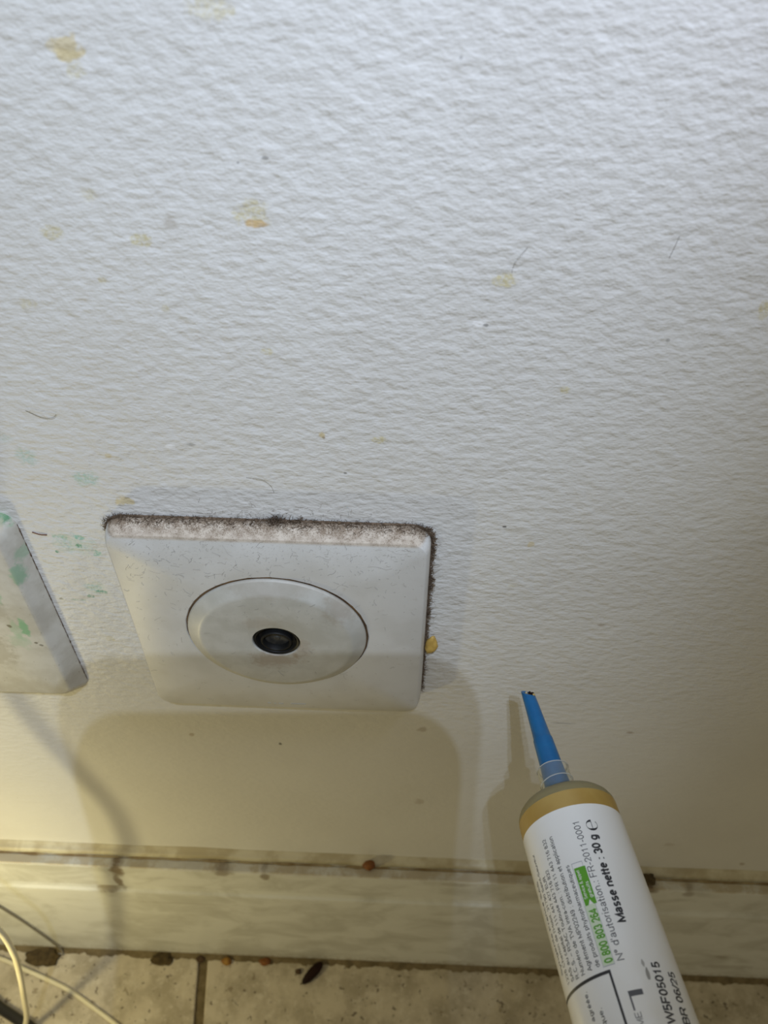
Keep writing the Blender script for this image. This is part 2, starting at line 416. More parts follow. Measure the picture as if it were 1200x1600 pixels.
sock = thing('antenna_socket', 'square white antenna wall socket with round cover, dusty top edge and black centre hole', 'wall socket', (0, 0, 0))
pl_o = plate([(0, 41, 5.5), (-1.4, 41, 5.5), (-3.6, 40.7, 5.2), (-5.3, 40.15, 4.8), (-5.8, 39.9, 4.6), (-6.0, 39.55, 4.4)], 0, 25.25, MP, sock)
# faint raised dashes low on the plate
for x0, x1, z in ((-6.2, -5.2, -37.4), (-4.2, -3.6, -37.5), (-2.9, -1.4, -37.5), (1.0, 5.6, -37.3)):
    b = Buf(); b.box(x0, x1, -6.10, -5.9, z - 0.16, z + 0.16); b.make('raised_dash', MDISC, pl_o, smooth=False)
# grime line in the gap round the cover
v, f = lathe([(1.3, 25.2), (5.75, 25.2), (5.75, 24.6), (1.3, 24.6)], (0, 0, 0), MY, EX, EZ, 96, True)
mk('gap_grime', v, f, simple('brown_gap_dirt', (0.20, 0.115, 0.045), 0.9, (0.07, 0.04, 0.02), 0.10), pl_o)
cov, covf = lathe([(1.25, 24.75), (6.1, 24.75), (6.6, 24.5), (8.25, 21.6), (8.5, 21.0), (8.6, 20.2), (8.6, 7.2), (8.5, 6.75), (8.2, 6.55), (4.2, 6.4), (4.2, 3.0), (1.3, 3.0)], (-0.1, 0, -0.22), MY, EX, EZ, 96, True)
cover = mk('cover', cov, covf, MDISC, sock, sharp=25)
v, f = lathe([(4.3, 6.35), (8.0, 6.35), (8.25, 6.2), (8.0, 5.7), (6.6, 5.0), (6.6, 4.35), (8.3, 4.3), (8.55, 4.1), (8.55, 3.75), (8.3, 3.6), (6.4, 3.55), (6.1, 1.2), (4.3, 1.2)], (-0.1, 0, -0.22), MY, EX, EZ, 64, True)
mk('coaxial_ring', v, f, MHOLE, cover, sharp=35)
v, f = lathe([(4.3, 3.5), (6.9, 3.5), (7.1, 3.0), (7.0, 1.0), (7.3, 0.7), (7.3, 0.2)], (-0.1, 0, -0.22), MY, EX, EZ, 32)
mk('coaxial_core', v, f, MDGREY, cover, sharp=35)
# dust: mats and fuzz along the top and right edges, loose lint on the face
def strand(buf, p, d, ln, rad, curl, seg=4):
    p = Vector(p); d = Vector(d).normalized(); pts = [p.copy()]
    for i in range(seg):
        d = (d + Vector((random.gauss(0, curl), random.gauss(0, curl), random.gauss(0, curl)))).normalized()
        p = p + d * ln / seg; p.y = min(p.y, -0.05); pts.append(p.copy())
    buf.tube(pts, rad, 3, False)
b = Buf()
for i in range(2300):
    x = random.uniform(-41.3, 41.5); k = 0.5 + 0.5 * mnoise.noise(Vector((x * 0.11, 2, 3))) + 0.25 * mnoise.noise(Vector((x * 0.5, 7, 3)))
    if random.random() > 0.25 + 0.95 * k: continue
    y = -abs(random.gauss(0, 1.4)) - 0.05
    edge = max(0, abs(x) - 36.5); z = 41.05 - edge ** 2 * 0.10
    strand(b, (x, y, z), (random.uniform(-1, 1), random.uniform(-.9, .2), random.uniform(-0.1, 0.55)), random.uniform(0.4, 1.6), random.uniform(.03, .058), 0.5)
for i in range(170):   # the clump in the middle and a smaller one beside it
    x = random.gauss(2.2, 1.0) if i < 120 else random.gauss(8, 1.2)
    strand(b, (x, -random.uniform(0.1, 1.6), 41.0 + random.uniform(0, .8)), (random.uniform(-1, 1), random.uniform(-.4, .2), random.uniform(0.1, 1)), random.uniform(.6, 2.4), .055, .6)
for i in range(1900):  # right-hand edge
    z = random.uniform(-35.5, 40.5); k = 0.55 + 0.5 * mnoise.noise(Vector((z * 0.14, 20, 3))) + (0.25 if z > 5 else 0)
    if z < -8: k *= 0.75
    if random.random() > k: continue
    xx = 41.0 - (max(0, z - 36.5) ** 2) * 0.10
    strand(b, (xx, -random.uniform(0.05, 1.3), z), (1, random.uniform(-.25, .3), random.uniform(-.7, .7)), random.uniform(.4, 1.9) * (0.55 + 0.6 * k), random.uniform(.04, .075), .45)
for i in range(60):    # longer wisps sticking out on the right
    z = random.uniform(-30, 38); strand(b, (41.2, -random.uniform(.1, 1.2), z), (1, random.uniform(-.2, .3), random.uniform(-.6, .6)), random.uniform(1.8, 3.4), .028, .35)
for i in range(90):    # wisps lying on the wall over the plate
    x = random.gauss(4, 14); strand(b, (x, -.15, 41.5 + abs(random.gauss(0, 2.6))), (random.uniform(-1, 1), 0, random.uniform(-.5, .5)), random.uniform(.6, 2.6), .022, .5)
for i in range(90):    # top-left corner
    th = random.uniform(math.pi / 2, math.pi); c = (-35.6, 35.6)
    strand(b, (c[0] + 5.6 * math.cos(th), -random.uniform(.05, 1.2), c[1] + 5.6 * math.sin(th)), (math.cos(th), -.1, math.sin(th)), random.uniform(.3, 1.1), .05, .5)
tag(b.make('dust_fuzz', MDUST, sock), kind='stuff')
def mat_strip(pts, r0, amp, seed):
    vs = []; fs = []; n = 7
    for i, (p, out) in enumerate(pts):
        p = Vector(p); out = Vector(out)
        r = max(0.08, r0 + amp * mnoise.noise(Vector((i * 0.35, seed, 0))) + 0.5 * amp * mnoise.noise(Vector((i * 0.11, seed + 4, 0))))
        for k in range(n):
            th = math.pi * k / (n - 1)
            vs.append(p + out * r * math.sin(th) * 1.1 + Vector((0, -1, 0)) * (r * (1 - math.cos(th)) * 0.9))
    for i in range(len(pts) - 1):
        for k in range(n - 1): fs.append((i * n + k, i * n + k + 1, (i + 1) * n + k + 1, (i + 1) * n + k))
    return vs, fs
top = [((-36 + 72 * i / 200, -0.02, 40.9), (0, 0, 1)) for i in range(201)]
crn = [((35.6 + 5.3 * math.sin(t), -0.02, 35.6 + 5.3 * math.cos(t)), (math.sin(t), 0, math.cos(t))) for t in [math.pi / 2 * i / 14 for i in range(15)]]
rgt = [((40.9, -0.02, 35.5 - 70 * i / 200), (1, 0, 0)) for i in range(201)]
cl = [((-35.6 - 5.3 * math.sin(t), -0.02, 35.6 + 5.3 * math.cos(t)), (-math.sin(t), 0, math.cos(t))) for t in [math.pi / 2 * (1 - i / 14) for i in range(15)]]
v, f = mat_strip(cl + top[1:] + crn[1:] + rgt[1:], 0.42, 0.42, 3); tag(mk('dust_mat', v, f, MDUST, sock), kind='stuff')
b = Buf()
for i in range(430):
    x = random.uniform(-38, 38); z = 38 - abs(random.gauss(0, 13)) if random.random() < .75 else random.uniform(-36, 36)
    if z < -38: continue
    rr = math.hypot(x, z); y = -6.06 if rr > 25.3 else (-8.66 if rr < 20 else None)
    if y is None or rr < 7.5: continue
    a = random.uniform(0, 6.28); p = Vector((x, y, z)); pts = [p.copy()]; ln = random.expovariate(1 / 1.0) + .25
    for k in range(4):
        a += random.gauss(0, .5); p = p + Vector((math.cos(a), 0, math.sin(a))) * ln / 4; pts.append(p.copy())
    b.tube(pts, random.uniform(.012, .03), 3, False)
tag(b.make('lint', MLINT, sock), kind='stuff')

LX = -105.0
sockb = thing('plug_socket', 'grimy white wall socket with sloping rim and green stains at the left edge', 'wall socket', (LX, 0, 0))
pb = plate([(0, 41, 4.6), (-0.7, 41, 4.6), (-1.1, 40.8, 4.6), (-4.9, 37.9, 4.0), (-5.3, 37.4, 3.8), (-5.4, 36.9, 3.6)], LX, 22, ML, sockb, -0.5)
v, f = lathe([(1.2, 21.6), (5.8, 21.6), (6.2, 21.2), (6.2, 19.4), (2.0, 18.6), (1.25, 18.6)], (LX, 0, -0.5), MY, EX, EZ, 64, True)
mk('socket_well', v, f, ML, sockb, sharp=30)
# thin dark gap behind the right-hand edge, with bits of grime
b = Buf()
pts = [((LX + 40.95, -0.02, 36 - 73 * i / 150), (1, 0, 0)) for i in range(151)]
v, f = mat_strip(pts, 0.16, 0.18, 31); tag(mk('edge_grime', v, f, MDUST, sockb), kind='stuff')

# plug and its cord, just out of the picture on the left
plug = thing('power_plug', 'white power plug in the grimy socket', 'plug', (LX, -6, -0.5))
v, f = lathe([(2.2, 18.0), (8, 18.0), (30, 16.5), (38, 12), (42, 6), (44, 4)], (LX, 0, -0.5), MY, EX, EZ, 40)
mk('plug_body', v, f, simple('plug_plastic', (0.5, 0.49, 0.45), 0.4), plug, sharp=40)
MCABLE = simple('cream_cable', (0.84, 0.79, 0.60), 0.38, (0.76, 0.70, 0.50), 0.05)
v = Buf(); v.tube(catmull([(LX, -44, -0.5), (LX - 4, -50, -14), (-114, -47, -42), (-119.5, -44.5, -75), (-119, -44, -98), (-115, -43.5, -122), (-111.5, -44, -145), (-113, -45, -166.5), (-115.6, -46, -182.7), (-123.7, -47, -217.6), (-136.6, -49, -266.8), (-150, -55, -286.6), (-175, -80, -286.7)], 8), 1.25, 10)
v.make('cord', MCABLE, plug)

# ------------------------------------------------------------------ cables on the floor
def cable(name, pts, r, mat, label):
    bf = Buf(); bf.tube(catmull(pts, 10), r, 10); return tag(bf.make(name, mat, org=pts[0]), label, 'cable')
zf = FLOOR + 1.15
cable('cable', [(-240, -6 - 12, zf), (-205, -13.5, zf), (-170.7, -15.2, zf), (-150.9, -21, zf), (-136.6, -25.6, zf), (-125.8, -29.7, zf), (-111, -37.2, zf), (-96.4, -45.2, zf), (-84, -54, zf), (-60, -78, zf), (-50, -120, zf)], 1.1, MCABLE,
      'thin cream cable curving along the floor tiles at the lower left')
cable('cable', [(-230, -20, FLOOR + 2.4), (-195, -24, FLOOR + 2.4), (-168, -33.5, FLOOR + 2.6), (-157.5, -39.0, FLOOR + 2.6), (-148.3, -43.2, FLOOR + 2.6), (-135, -50, FLOOR + 2.6), (-105, -75, FLOOR + 2.4), (-90, -120, FLOOR + 2.4)], 2.6, MBLACK,
      'thick black cable in the lower left corner of the floor')
cable('wire', [(-168, -11, -160), (-157.5, -10.6, -190), (-148.5, -10.3, -225), (-142.4, -10.3, -250.6), (-136.3, -10.6, -282.8), (-134.5, -13, FLOOR + 0.55)], 0.5, simple('grey_wire', (0.22, 0.20, 0.16), 0.5),
      'thin grey wire leaning against the baseboard at the lower left')

# ------------------------------------------------------------------ crumbs, dirt and hairs
def lump(name, c, r, mat, label, cat, rough=0.35, freq=1.2, seed=0, group=None, sub=3, rot=0.0):
    bm = bmesh.new(); bmesh.ops.create_icosphere(bm, subdivisions=sub, radius=1)
    R = Matrix.Rotation(rot, 3, 'Z'); vs = []
    for q in bm.verts:
        k = 1 + rough * mnoise.noise(q.co * freq + Vector((seed * 7.3, seed * 3.1, 0))) + rough * 0.5 * mnoise.noise(q.co * freq * 2.3 + Vector((seed, 0, 9)))
        vs.append(Vector(c) + R @ Vector((q.co.x * r[0] * k, q.co.y * r[1] * k, q.co.z * r[2] * k)))
    fs = [[q.index for q in f.verts] for f in bm.faces]; bm.free()
    o = mk(name, vs, fs, mat, org=(c[0], c[1], min(q.z for q in vs)))
    return tag(o, label, cat, group)
MDIRT = simple('dark_dirt', (0.055, 0.038, 0.016), 1.0, (0.10, 0.07, 0.03), 0.4)
MGEL = simple('yellow_gel', (0.56, 0.37, 0.09), 0.45, (0.47, 0.30, 0.07), 0.4)
MORANGE = simple('orange_crumb', (0.24, 0.085, 0.012), 0.6, (0.15, 0.05, 0.01), 0.4)
MBUG = simple('dark_shell', (0.022, 0.006, 0.003), 0.6, (0.012, 0.004, 0.002), 0.4, Specular_IOR_Level=0.2)
lump('bait_blob', (43.0, -1.75, -8.6), (1.7, 1.7, 3.3), MGEL, 'yellow blob of bait gel stuck at the right edge of the antenna socket', 'blob', 0.42, 1.1, 2)
lump('crumb', (24.1, -4.2, -171.0), (2.5, 2.0, 1.7), MORANGE, 'orange brown crumb on the ledge of the baseboard', 'crumb', 0.25, 1.4, 5, 'orange crumbs')
MAMB = simple('amber_crumb', (0.36, 0.19, 0.03), 0.6, (0.26, 0.11, 0.02), 0.4)
lump('crumb', (-49.6, -12.6, FLOOR + 1.4), (2.6, 2.0, 1.7), MAMB, 'amber crumb on the floor against the baseboard, right of the tile joint', 'crumb', 0.3, 1.4, 8, 'orange crumbs')
lump('crumb', (-29.8, -11.9, FLOOR + 1.2), (2.9, 1.8, 1.4), MORANGE, 'orange brown crumb on the floor between amber crumb and dark casing', 'crumb', 0.3, 1.4, 11, 'orange crumbs')
lump('crumb', (-63.5, -12.0, FLOOR + 0.8), (2.2, 1.5, 1.0), MGAP, 'dark brown crumb at the top of the tile joint', 'crumb', 0.35, 1.6, 14, 'dark crumbs')
lump('crumb', (-12.5, -15.8, FLOOR + 0.9), (1.5, 1.3, 1.0), MGAP, 'small dark crumb on the tile left of the long dark casing', 'crumb', 0.35, 1.6, 15, 'dark crumbs')
lump('dirt_clump', (-145.5, -14.0, FLOOR + 0.5), (8.0, 4.8, 1.3), MDIRT, 'wide brown dirt clump beside the foot of the grey wire', 'dirt', 0.55, 1.4, 21, 'dirt clumps')
lump('dirt_clump', (-83.0, -12.6, FLOOR + 0.5), (5.6, 3.4, 1.3), MDIRT, 'brown dirt clump on the floor left of the tile joint', 'dirt', 0.55, 1.4, 24, 'dirt clumps')
lump('dirt_clump', (140.5, -5.2, -170.9), (3.2, 2.4, 1.3), MDIRT, 'brown dirt clump on the baseboard ledge right of the syringe', 'dirt', 0.45, 1.8, 27, 'dirt clumps')
# egg-case shaped dark casing with a ridged back
casing = []; fs = []; N = 22; n = 14
p0, p1 = Vector((-9.6, -21.6, FLOOR + 2.0)), Vector((-0.6, -11.4, FLOOR + 2.3)); ax = (p1 - p0).normalized(); sd = ax.cross(EZ).normalized(); upv = sd.cross(ax)
for i in range(N + 1):
    t = i / N; r = (math.sin(math.pi * min(max(t, 0.004), 0.996)) ** 0.36) * (0.86 + 0.25 * t) * (1 + 0.035 * math.sin(t * 60))
    for k in range(n):
        th = 2 * math.pi * k / n; rd = 1 + (0.12 if k == 0 else 0)
        casing.append(p0 + ax * (p1 - p0).length * t + (upv * math.cos(th) * 2.1 + sd * math.sin(th) * 2.5) * r * rd)
for i in range(N):
    for k in range(n): fs.append((i * n + k, i * n + (k + 1) % n, (i + 1) * n + (k + 1) % n, (i + 1) * n + k))
fs += [tuple(range(n)), tuple(N * n + k for k in range(n))]
tag(mk('insect_casing', casing, fs, MBUG, org=(-5, -16.5, FLOOR)), 'long dark brown insect casing lying on the floor against the baseboard', 'insect casing')

def hair(pts, r, label, mat=MHAIR):
    bf = Buf(); P = [(x, y, z) for x, y, z in pts]; bf.tube(catmull(P, 6), r, 5); tag(bf.make('hair', mat, org=P[0]), label, 'hair', 'loose hairs on the wall')
hair([(52.6, -.25, 112.4), (52.9, -.9, 115.1), (54.9, -.3, 117.8)], .03, 'fine dark hair curving up from a yellow spot on the wall')
hair([(80.8, -.3, 116.3), (80.95, -.9, 118.6), (81.5, -.5, 120.9)], .035, 'short straight dark hair on the wall at the upper right')
hair([(-3.4, -.3, 55.8), (.3, -.7, 55.6), (2.2, -.6, 53.6), (2.7, -.3, 51)], .03, 'fine grey hair curling on the wall above the antenna socket')
hair([(-50.3, -.3, 74.7), (-46.8, -.6, 73.0), (-44.6, -.5, 73.0), (-43.7, -.3, 73.8)], .045, 'fine dark hair on the wall above the green stains')
hair([(-61.0, -.12, 33.2), (-59.2, -.2, 32.5), (-57.4, -.12, 32.3)], .15, 'short brown sliver on the wall beside the stained socket', simple('brown_sliver', (.14, .05, .025), .6))

# ------------------------------------------------------------------ bait syringe
SA = Vector((74.23637821, -59.48186509, 6.57102992))
sa = Vector((-0.16276123, 0.97480795, -0.15250655)).normalized()
e1 = Vector((-0.30311344, 0.09769206, 0.94793381)); e2 = sa.cross(e1).normalized(); e1 = e2.cross(sa).normalized()
RB = 11.42; RL = 11.5
syr = thing('gel_syringe', 'white labelled bait gel syringe with blue nozzle pointing at the wall', 'syringe', tuple(SA - sa * 60))
def L(prof, n=72, closed=False): return lathe(prof, SA, sa, e1, e2, n, closed)
MSHELL = Mat('clear_amber_plastic', (0.50, 0.44, 0.25), 0.35, IOR=1.2, Transmission_Weight=0.55).m
MCLEAR = Mat('clear_plastic', (0.95, 0.96, 0.93), 0.05, IOR=1.12, Transmission_Weight=0.93).m
MTHREAD = Mat('clear_thread', (0.9, 0.92, 0.90), 0.2, IOR=1.3, Transmission_Weight=0.6).m
MGELB = Mat('bait_gel', (0.62, 0.36, 0.05), 0.5).m
MBLUE = Mat('blue_plastic', (0.0, 0.20, 0.55), 0.33); MBLUE.color(MBLUE.mix(MBLUE.ramp(MBLUE.noise(0.3, 2), .3, .7), (0.0, 0.135, 0.36), (0.0, 0.115, 0.32))); MBLUE = MBLUE.m
ML2 = Mat('label_film', (0.80, 0.80, 0.79), 0.24); ML2.color(ML2.mix(ML2.ramp(ML2.noise(1.1, 2, .5), 0.755, 0.79, 0, 0.6), ML2.mix(ML2.ramp(ML2.noise(.05, 3), .5, .75, 0, .5), (0.86, 0.86, 0.85), (0.80, 0.77, 0.69)), (0.28, 0.26, 0.23))); ML2 = ML2.m
MGOLD = Mat('gel_filled_plastic', (0.46, 0.30, 0.075), 0.34); MGOLD.color(MGOLD.mix(MGOLD.ramp(MGOLD.noise(0.12, 3), .35, .65), (0.47, 0.315, 0.085), (0.42, 0.265, 0.06))); MGOLD = MGOLD.m
v, f = L([(-72, RB), (1.5, RB), (1.5, 10.5), (-72, 10.5)], closed=True); mk('barrel', v, f, MGOLD, syr, sharp=50)
v, f = L([(-60, 10.4), (1.2, 10.4), (1.25, 4.0)]); mk('gel', v, f, MGELB, syr, sharp=50)
v, f = L([(1.5, RB), (2.4, 11.3), (3.5, 10.8), (4.5, 9.9), (5.1, 8.6), (5.3, 6.4), (5.3, 4.1), (4.3, 4.1), (4.3, 8.2), (3.6, 9.3), (2.6, 10.1), (1.5, 10.5)], closed=True); mk('shoulder', v, f, MSHELL, syr, sharp=50)
v, f = L([(5.0, 4.0), (14.3, 3.85), (14.55, 3.8), (14.6, 3.7), (14.6, 3.45), (5.0, 3.5)], 48, True); neck = mk('threaded_neck', v, f, MCLEAR, syr, sharp=60)
for t0 in (7.4, 10.6, 14.4):
    ring_v = []; R_ = 3.92 if t0 < 14 else 3.80
    v, f = L([(t0 - .16, R_), (t0, R_ + .17), (t0 + .16, R_), (t0, R_ - .1)], 48, True)
    # threads climb a little round the neck
    v = [q + sa * (0.28 * ((q - SA - sa * t0).dot(e2)) / R_ if t0 < 14 else 0) for q in v]
    mk('thread', v, f, MTHREAD, neck)
v, f = L([(4.6, 3.2), (9, 3.1), (14.6, 2.75), (15.2, 2.72), (22.6, 2.46), (23.3, 2.42), (23.6, 2.26), (29, 2.0), (33.2, 1.83)], 40)
n = 40; v = v[:]; f = f[:-1]
# slanted, open end of the nozzle
def ring(tc, r, slope):
    out = []
    for k in range(n):
        th = 2 * math.pi * k / n; s_ = math.cos(th) * 0.82 + math.sin(th) * 0.57
        out.append(SA + sa * (tc - slope * s_) + (e1 * math.cos(th) + e2 * math.sin(th)) * r)
    return out
base = len(v) - n
for tc, r, sl in ((37.9, 1.64, 1.95), (38.2, 1.58, 2.0), (38.3, 1.46, 1.9), (38.1, 1.22, 1.6), (36.9, 1.1, 1.3)):
    v += ring(tc, r, sl); nb = len(v) - n
    for k in range(n): f.append((base + k, base + (k + 1) % n, nb + (k + 1) % n, nb + k))
    base = nb
f.append(tuple(base + k for k in range(n)))
noz = mk('nozzle', v, f, MBLUE, syr, sharp=50)
r_ = ring(37.75, 1.18, 1.55)
mk('gel_plug', r_ + ring(36.5, 1.05, 1.3), [tuple(range(n)), tuple(range(n, 2 * n))] + [(k, (k + 1) % n, n + (k + 1) % n, n + k) for k in range(n)], simple('dried_gel', (.42, .30, .10), .7, (.2, .12, .05), 0.9), noz)
def blob(c, r, mat, nm, seed):
    bm = bmesh.new(); bmesh.ops.create_icosphere(bm, subdivisions=2, radius=1)
    vv = [Vector(c) + q.co * r * (1 + .5 * mnoise.noise(q.co * 1.5 + Vector((seed, 0, 0)))) for q in bm.verts]; ff = [[q.index for q in x.verts] for x in bm.faces]; bm.free()
    mk(nm, vv, ff, mat, noz)
blob(SA + sa * 37.9 + e1 * .35 + e2 * .45, .36, MBUG, 'crust', 1); blob(SA + sa * 37.2 + e1 * .65 + e2 * 1.05, .42, MBUG, 'crust', 5)
blob(SA + sa * 36.5 + e1 * .9 + e2 * 1.35, .38, simple('dried_gel_rim', (.50, .36, .12), .6), 'crust', 9); blob(SA + sa * 37.9 + e1 * .75 - e2 * .35, .34, simple('pale_crust', (.6, .48, .26), .6), 'crust', 12)
v, f = L([(-74, 12.0), (-74, 17.5), (-73.6, 18.0), (-72.4, 18.0), (-72, 17.5), (-72, 11.42), (-70, 11.3), (-70, 10.7), (-74, 10.7)], closed=True); mk('finger_flange', v, f, MCLEAR, syr, sharp=40)
v, f = L([(-92, 9.5), (-90, 10.2), (-89, 4.2), (-64, 4.2), (-63, 10.4), (-60.2, 10.5)], 40); mk('plunger', v, f, MCLEAR, syr, sharp=40)
# label wrapped round the barrel
v, f = L([(-68, RB + .03), (-68, RL), (-2.5, RL), (-2.5, RB + .03)], 96, True); label = mk('label', v, f, ML2, syr, sharp=40)

RT = RL + 0.035
def cyl(t, ph, r=RT):
    a = math.radians(ph); return SA + sa * t + (e1 * math.cos(a) + e2 * math.sin(a)) * r
INK = simple('black_ink', (0.03, 0.03, 0.035), 0.5); GREYINK = simple('grey_ink', (0.10, 0.10, 0.11), 0.5); GREEN = simple('green_ink', (0.10, 0.36, 0.01), 0.45); WINK = simple('white_ink', (0.8, 0.82, 0.76), 0.45); LGREY = simple('pale_grey_ink', (0.42, 0.44, 0.48), 0.5); PALEG = simple('pale_green_ink', (0.66, 0.76, 0.58), 0.45)
def patch(name, poly_fn, nt, nph, mat, r=RT):
    """grid patch: poly_fn(u, v) -> (t, phi)"""
    vs = []; fs = []
    for i in range(nt + 1):
        for j in range(nph + 1):
            t, ph = poly_fn(i / nt, j / nph); vs.append(cyl(t, ph, r))
    for i in range(nt):
        for j in range(nph): fs.append((i * (nph + 1) + j, i * (nph + 1) + j + 1, (i + 1) * (nph + 1) + j + 1, (i + 1) * (nph + 1) + j))
    return mk(name, vs, fs, mat, label)
def rect(name, t0, t1, p0, p1, mat, r=RT):
    return patch(name, lambda u, v: (t0 + (t1 - t0) * u, p0 + (p1 - p0) * v), 1, max(1, int(abs(p1 - p0) / 2)), mat, r)
# lettering drawn as pen strokes: advance width and strokes of each character, in units of the capital height
def arc(cx, cy, rx, ry, a, b_, k=None):
    k = k or max(3, int(abs(b_ - a) / 24))
    return [(cx + rx * math.cos(math.radians(a + (b_ - a) * i / k)), cy + ry * math.sin(math.radians(a + (b_ - a) * i / k))) for i in range(k + 1)]
BOWL = arc(.385, .36, .26, .31, 0, 360)
G = {' ': (.39, []), '0': (.77, [arc(.385, .5, .27, .45, 0, 360)]), '1': (.77, [[(.15, .72), (.32, .77), (.42, .95), (.42, 0)]]),
 '2': (.77, [arc(.385, .68, .26, .27, 170, -35) + [(.13, .06), (.67, .06)]]), '3': (.77, [arc(.375, .72, .24, .23, 165, -85), arc(.385, .27, .27, .23, 85, -165)]),
 '4': (.77, [[(.51, 0), (.51, .95), (.08, .27), (.71, .27)]]), '5': (.77, [[(.62, .95), (.21, .95), (.15, .48)] + arc(.38, .32, .27, .27, 135, -155)]),
 '6': (.77, [arc(.39, .31, .26, .26, 0, 360), arc(.40, .5, .275, .45, 40, 195)]), '7': (.77, [[(.10, .95), (.66, .95), (.46, .55), (.30, 0)]]),
 '8': (.77, [arc(.385, .73, .22, .22, 0, 360), arc(.385, .28, .26, .24, 0, 360)]), '9': (.77, [arc(.38, .69, .26, .26, 0, 360), arc(.37, .5, .275, .45, 15, -140)]),
 'a': (.77, [arc(.37, .48, .22, .20, 160, 0) + [(.59, .10), (.67, .03)], [(.59, .41), (.33, .37)] + arc(.31, .215, .2, .155, 90, 270) + [(.45, .08), (.59, .24)]]),
 'b': (.77, [[(.13, 1), (.13, 0)], BOWL]), 'c': (.70, [arc(.37, .36, .26, .31, 42, 318)]), 'd': (.77, [[(.64, 1), (.64, 0)], BOWL]),
 'e': (.77, [[(.13, .38), (.64, .38)] + arc(.385, .36, .26, .31, 5, 315)]), 'f': (.39, [arc(.35, .79, .15, .15, 75, 180) + [(.20, 0)], [(.03, .66), (.37, .66)]]),
 'g': (.77, [BOWL, [(.64, .69), (.64, -.03)] + arc(.385, -.03, .255, .20, 0, -150)]), 'h': (.77, [[(.13, 1), (.13, 0)], arc(.38, .42, .25, .25, 170, 0) + [(.63, 0)]]),
 'i': (.31, [[(.155, .68), (.155, 0)], [(.155, .88), (.155, 1)]]), 'l': (.31, [[(.155, 1), (.155, 0)]]),
 'm': (1.16, [[(.13, .68), (.13, 0)], arc(.35, .45, .21, .22, 172, 0) + [(.56, 0)], arc(.78, .45, .22, .22, 172, 0) + [(1.0, 0)]]),
 'n': (.77, [[(.13, .68), (.13, 0)], arc(.38, .42, .25, .25, 170, 0) + [(.63, 0)]]), 'o': (.77, [arc(.385, .36, .27, .31, 0, 360)]),
 'p': (.77, [[(.13, .68), (.13, -.27)], BOWL]), 'q': (.77, [[(.64, .68), (.64, -.27)], BOWL]), 'r': (.46, [[(.13, .68), (.13, 0)], arc(.37, .40, .24, .27, 172, 85)]),
 's': (.70, [arc(.345, .515, .20, .16, 30, 265) + arc(.345, .20, .225, .155, 85, -155)]), 't': (.45, [[(.20, .95), (.20, .15)] + arc(.32, .15, .12, .12, 180, 285), [(-.01, .61), (.42, .61)]]),
 'u': (.77, [[(.13, .68), (.13, .27)] + arc(.38, .27, .25, .23, 180, 345), [(.64, .68), (.64, 0)]]), 'v': (.70, [[(.05, .68), (.35, .02), (.65, .68)]]),
 'y': (.70, [[(.05, .68), (.35, .04)], [(.65, .68), (.34, -.12), (.22, -.23), (.08, -.23)]]),
 'A': (.93, [[(.04, 0), (.465, .97), (.89, 0)], [(.2, .34), (.73, .34)]]), 'B': (.93, [[(.13, 0), (.13, .95), (.5, .95)] + arc(.5, .73, .25, .22, 90, -90) + [(.13, .51)], [(.5, .51)] + arc(.53, .28, .28, .23, 90, -90) + [(.13, .05)]]),
 'C': (1.0, [arc(.51, .5, .40, .46, 45, 315)]), 'E': (.93, [[(.84, .95), (.14, .95), (.14, .05), (.86, .05)], [(.14, .51), (.78, .51)]]), 'F': (.85, [[(.78, .95), (.14, .95), (.14, 0)], [(.14, .50), (.70, .50)]]),
 'H': (1.0, [[(.13, 1), (.13, 0)], [(.87, 1), (.87, 0)], [(.13, .52), (.87, .52)]]), 'M': (1.16, [[(.13, 0), (.13, .96), (.58, .08), (1.03, .96), (1.03, 0)]]),
 'N': (1.0, [[(.13, 0), (.13, .96), (.87, .04), (.87, 1)]]), 'P': (.93, [[(.14, 0), (.14, .95), (.55, .95)] + arc(.57, .71, .25, .24, 90, -90) + [(.14, .47)]]),
 'R': (1.0, [[(.14, 0), (.14, .95), (.55, .95)] + arc(.58, .72, .26, .23, 90, -90) + [(.14, .49)], [(.58, .49), (.86, 0)]]), 'S': (.93, [arc(.46, .715, .30, .235, 25, 262) + arc(.46, .28, .34, .23, 82, -160)]),
 'T': (.85, [[(.03, .95), (.82, .95)], [(.425, .95), (.425, 0)]]), 'U': (1.0, [[(.13, 1), (.13, .38)] + arc(.5, .38, .37, .34, 180, 360) + [(.87, 1)]]), 'V': (.93, [[(.04, 1), (.465, .03), (.89, 1)]]),
 'W': (1.31, [[(.04, 1), (.33, .05), (.655, .95), (.98, .05), (1.27, 1)]]), '.': (.39, [[(.19, 0), (.19, .13)]]), ':': (.39, [[(.19, 0), (.19, .13)], [(.19, .56), (.19, .69)]]), ',': (.39, [[(.21, .12), (.14, -.14)]]),
 '-': (.46, [[(.05, .36), (.41, .36)]]), '–': (.77, [[(.03, .36), (.74, .36)]]), "'": (.27, [[(.13, 1), (.13, .72)]]), '°': (.55, [arc(.27, .80, .15, .15, 0, 360)]), '/': (.39, [[(.02, -.03), (.37, 1.0)]]),
 '&': (.93, [[(.90, 0), (.30, .66)] + arc(.44, .79, .19, .17, 205, -25) + [(.23, .42)] + arc(.38, .24, .27, .20, 130, 350) + [(.74, .46)]])}
G['é'] = (.77, G['e'][1] + [[(.35, .82), (.50, .99)]])
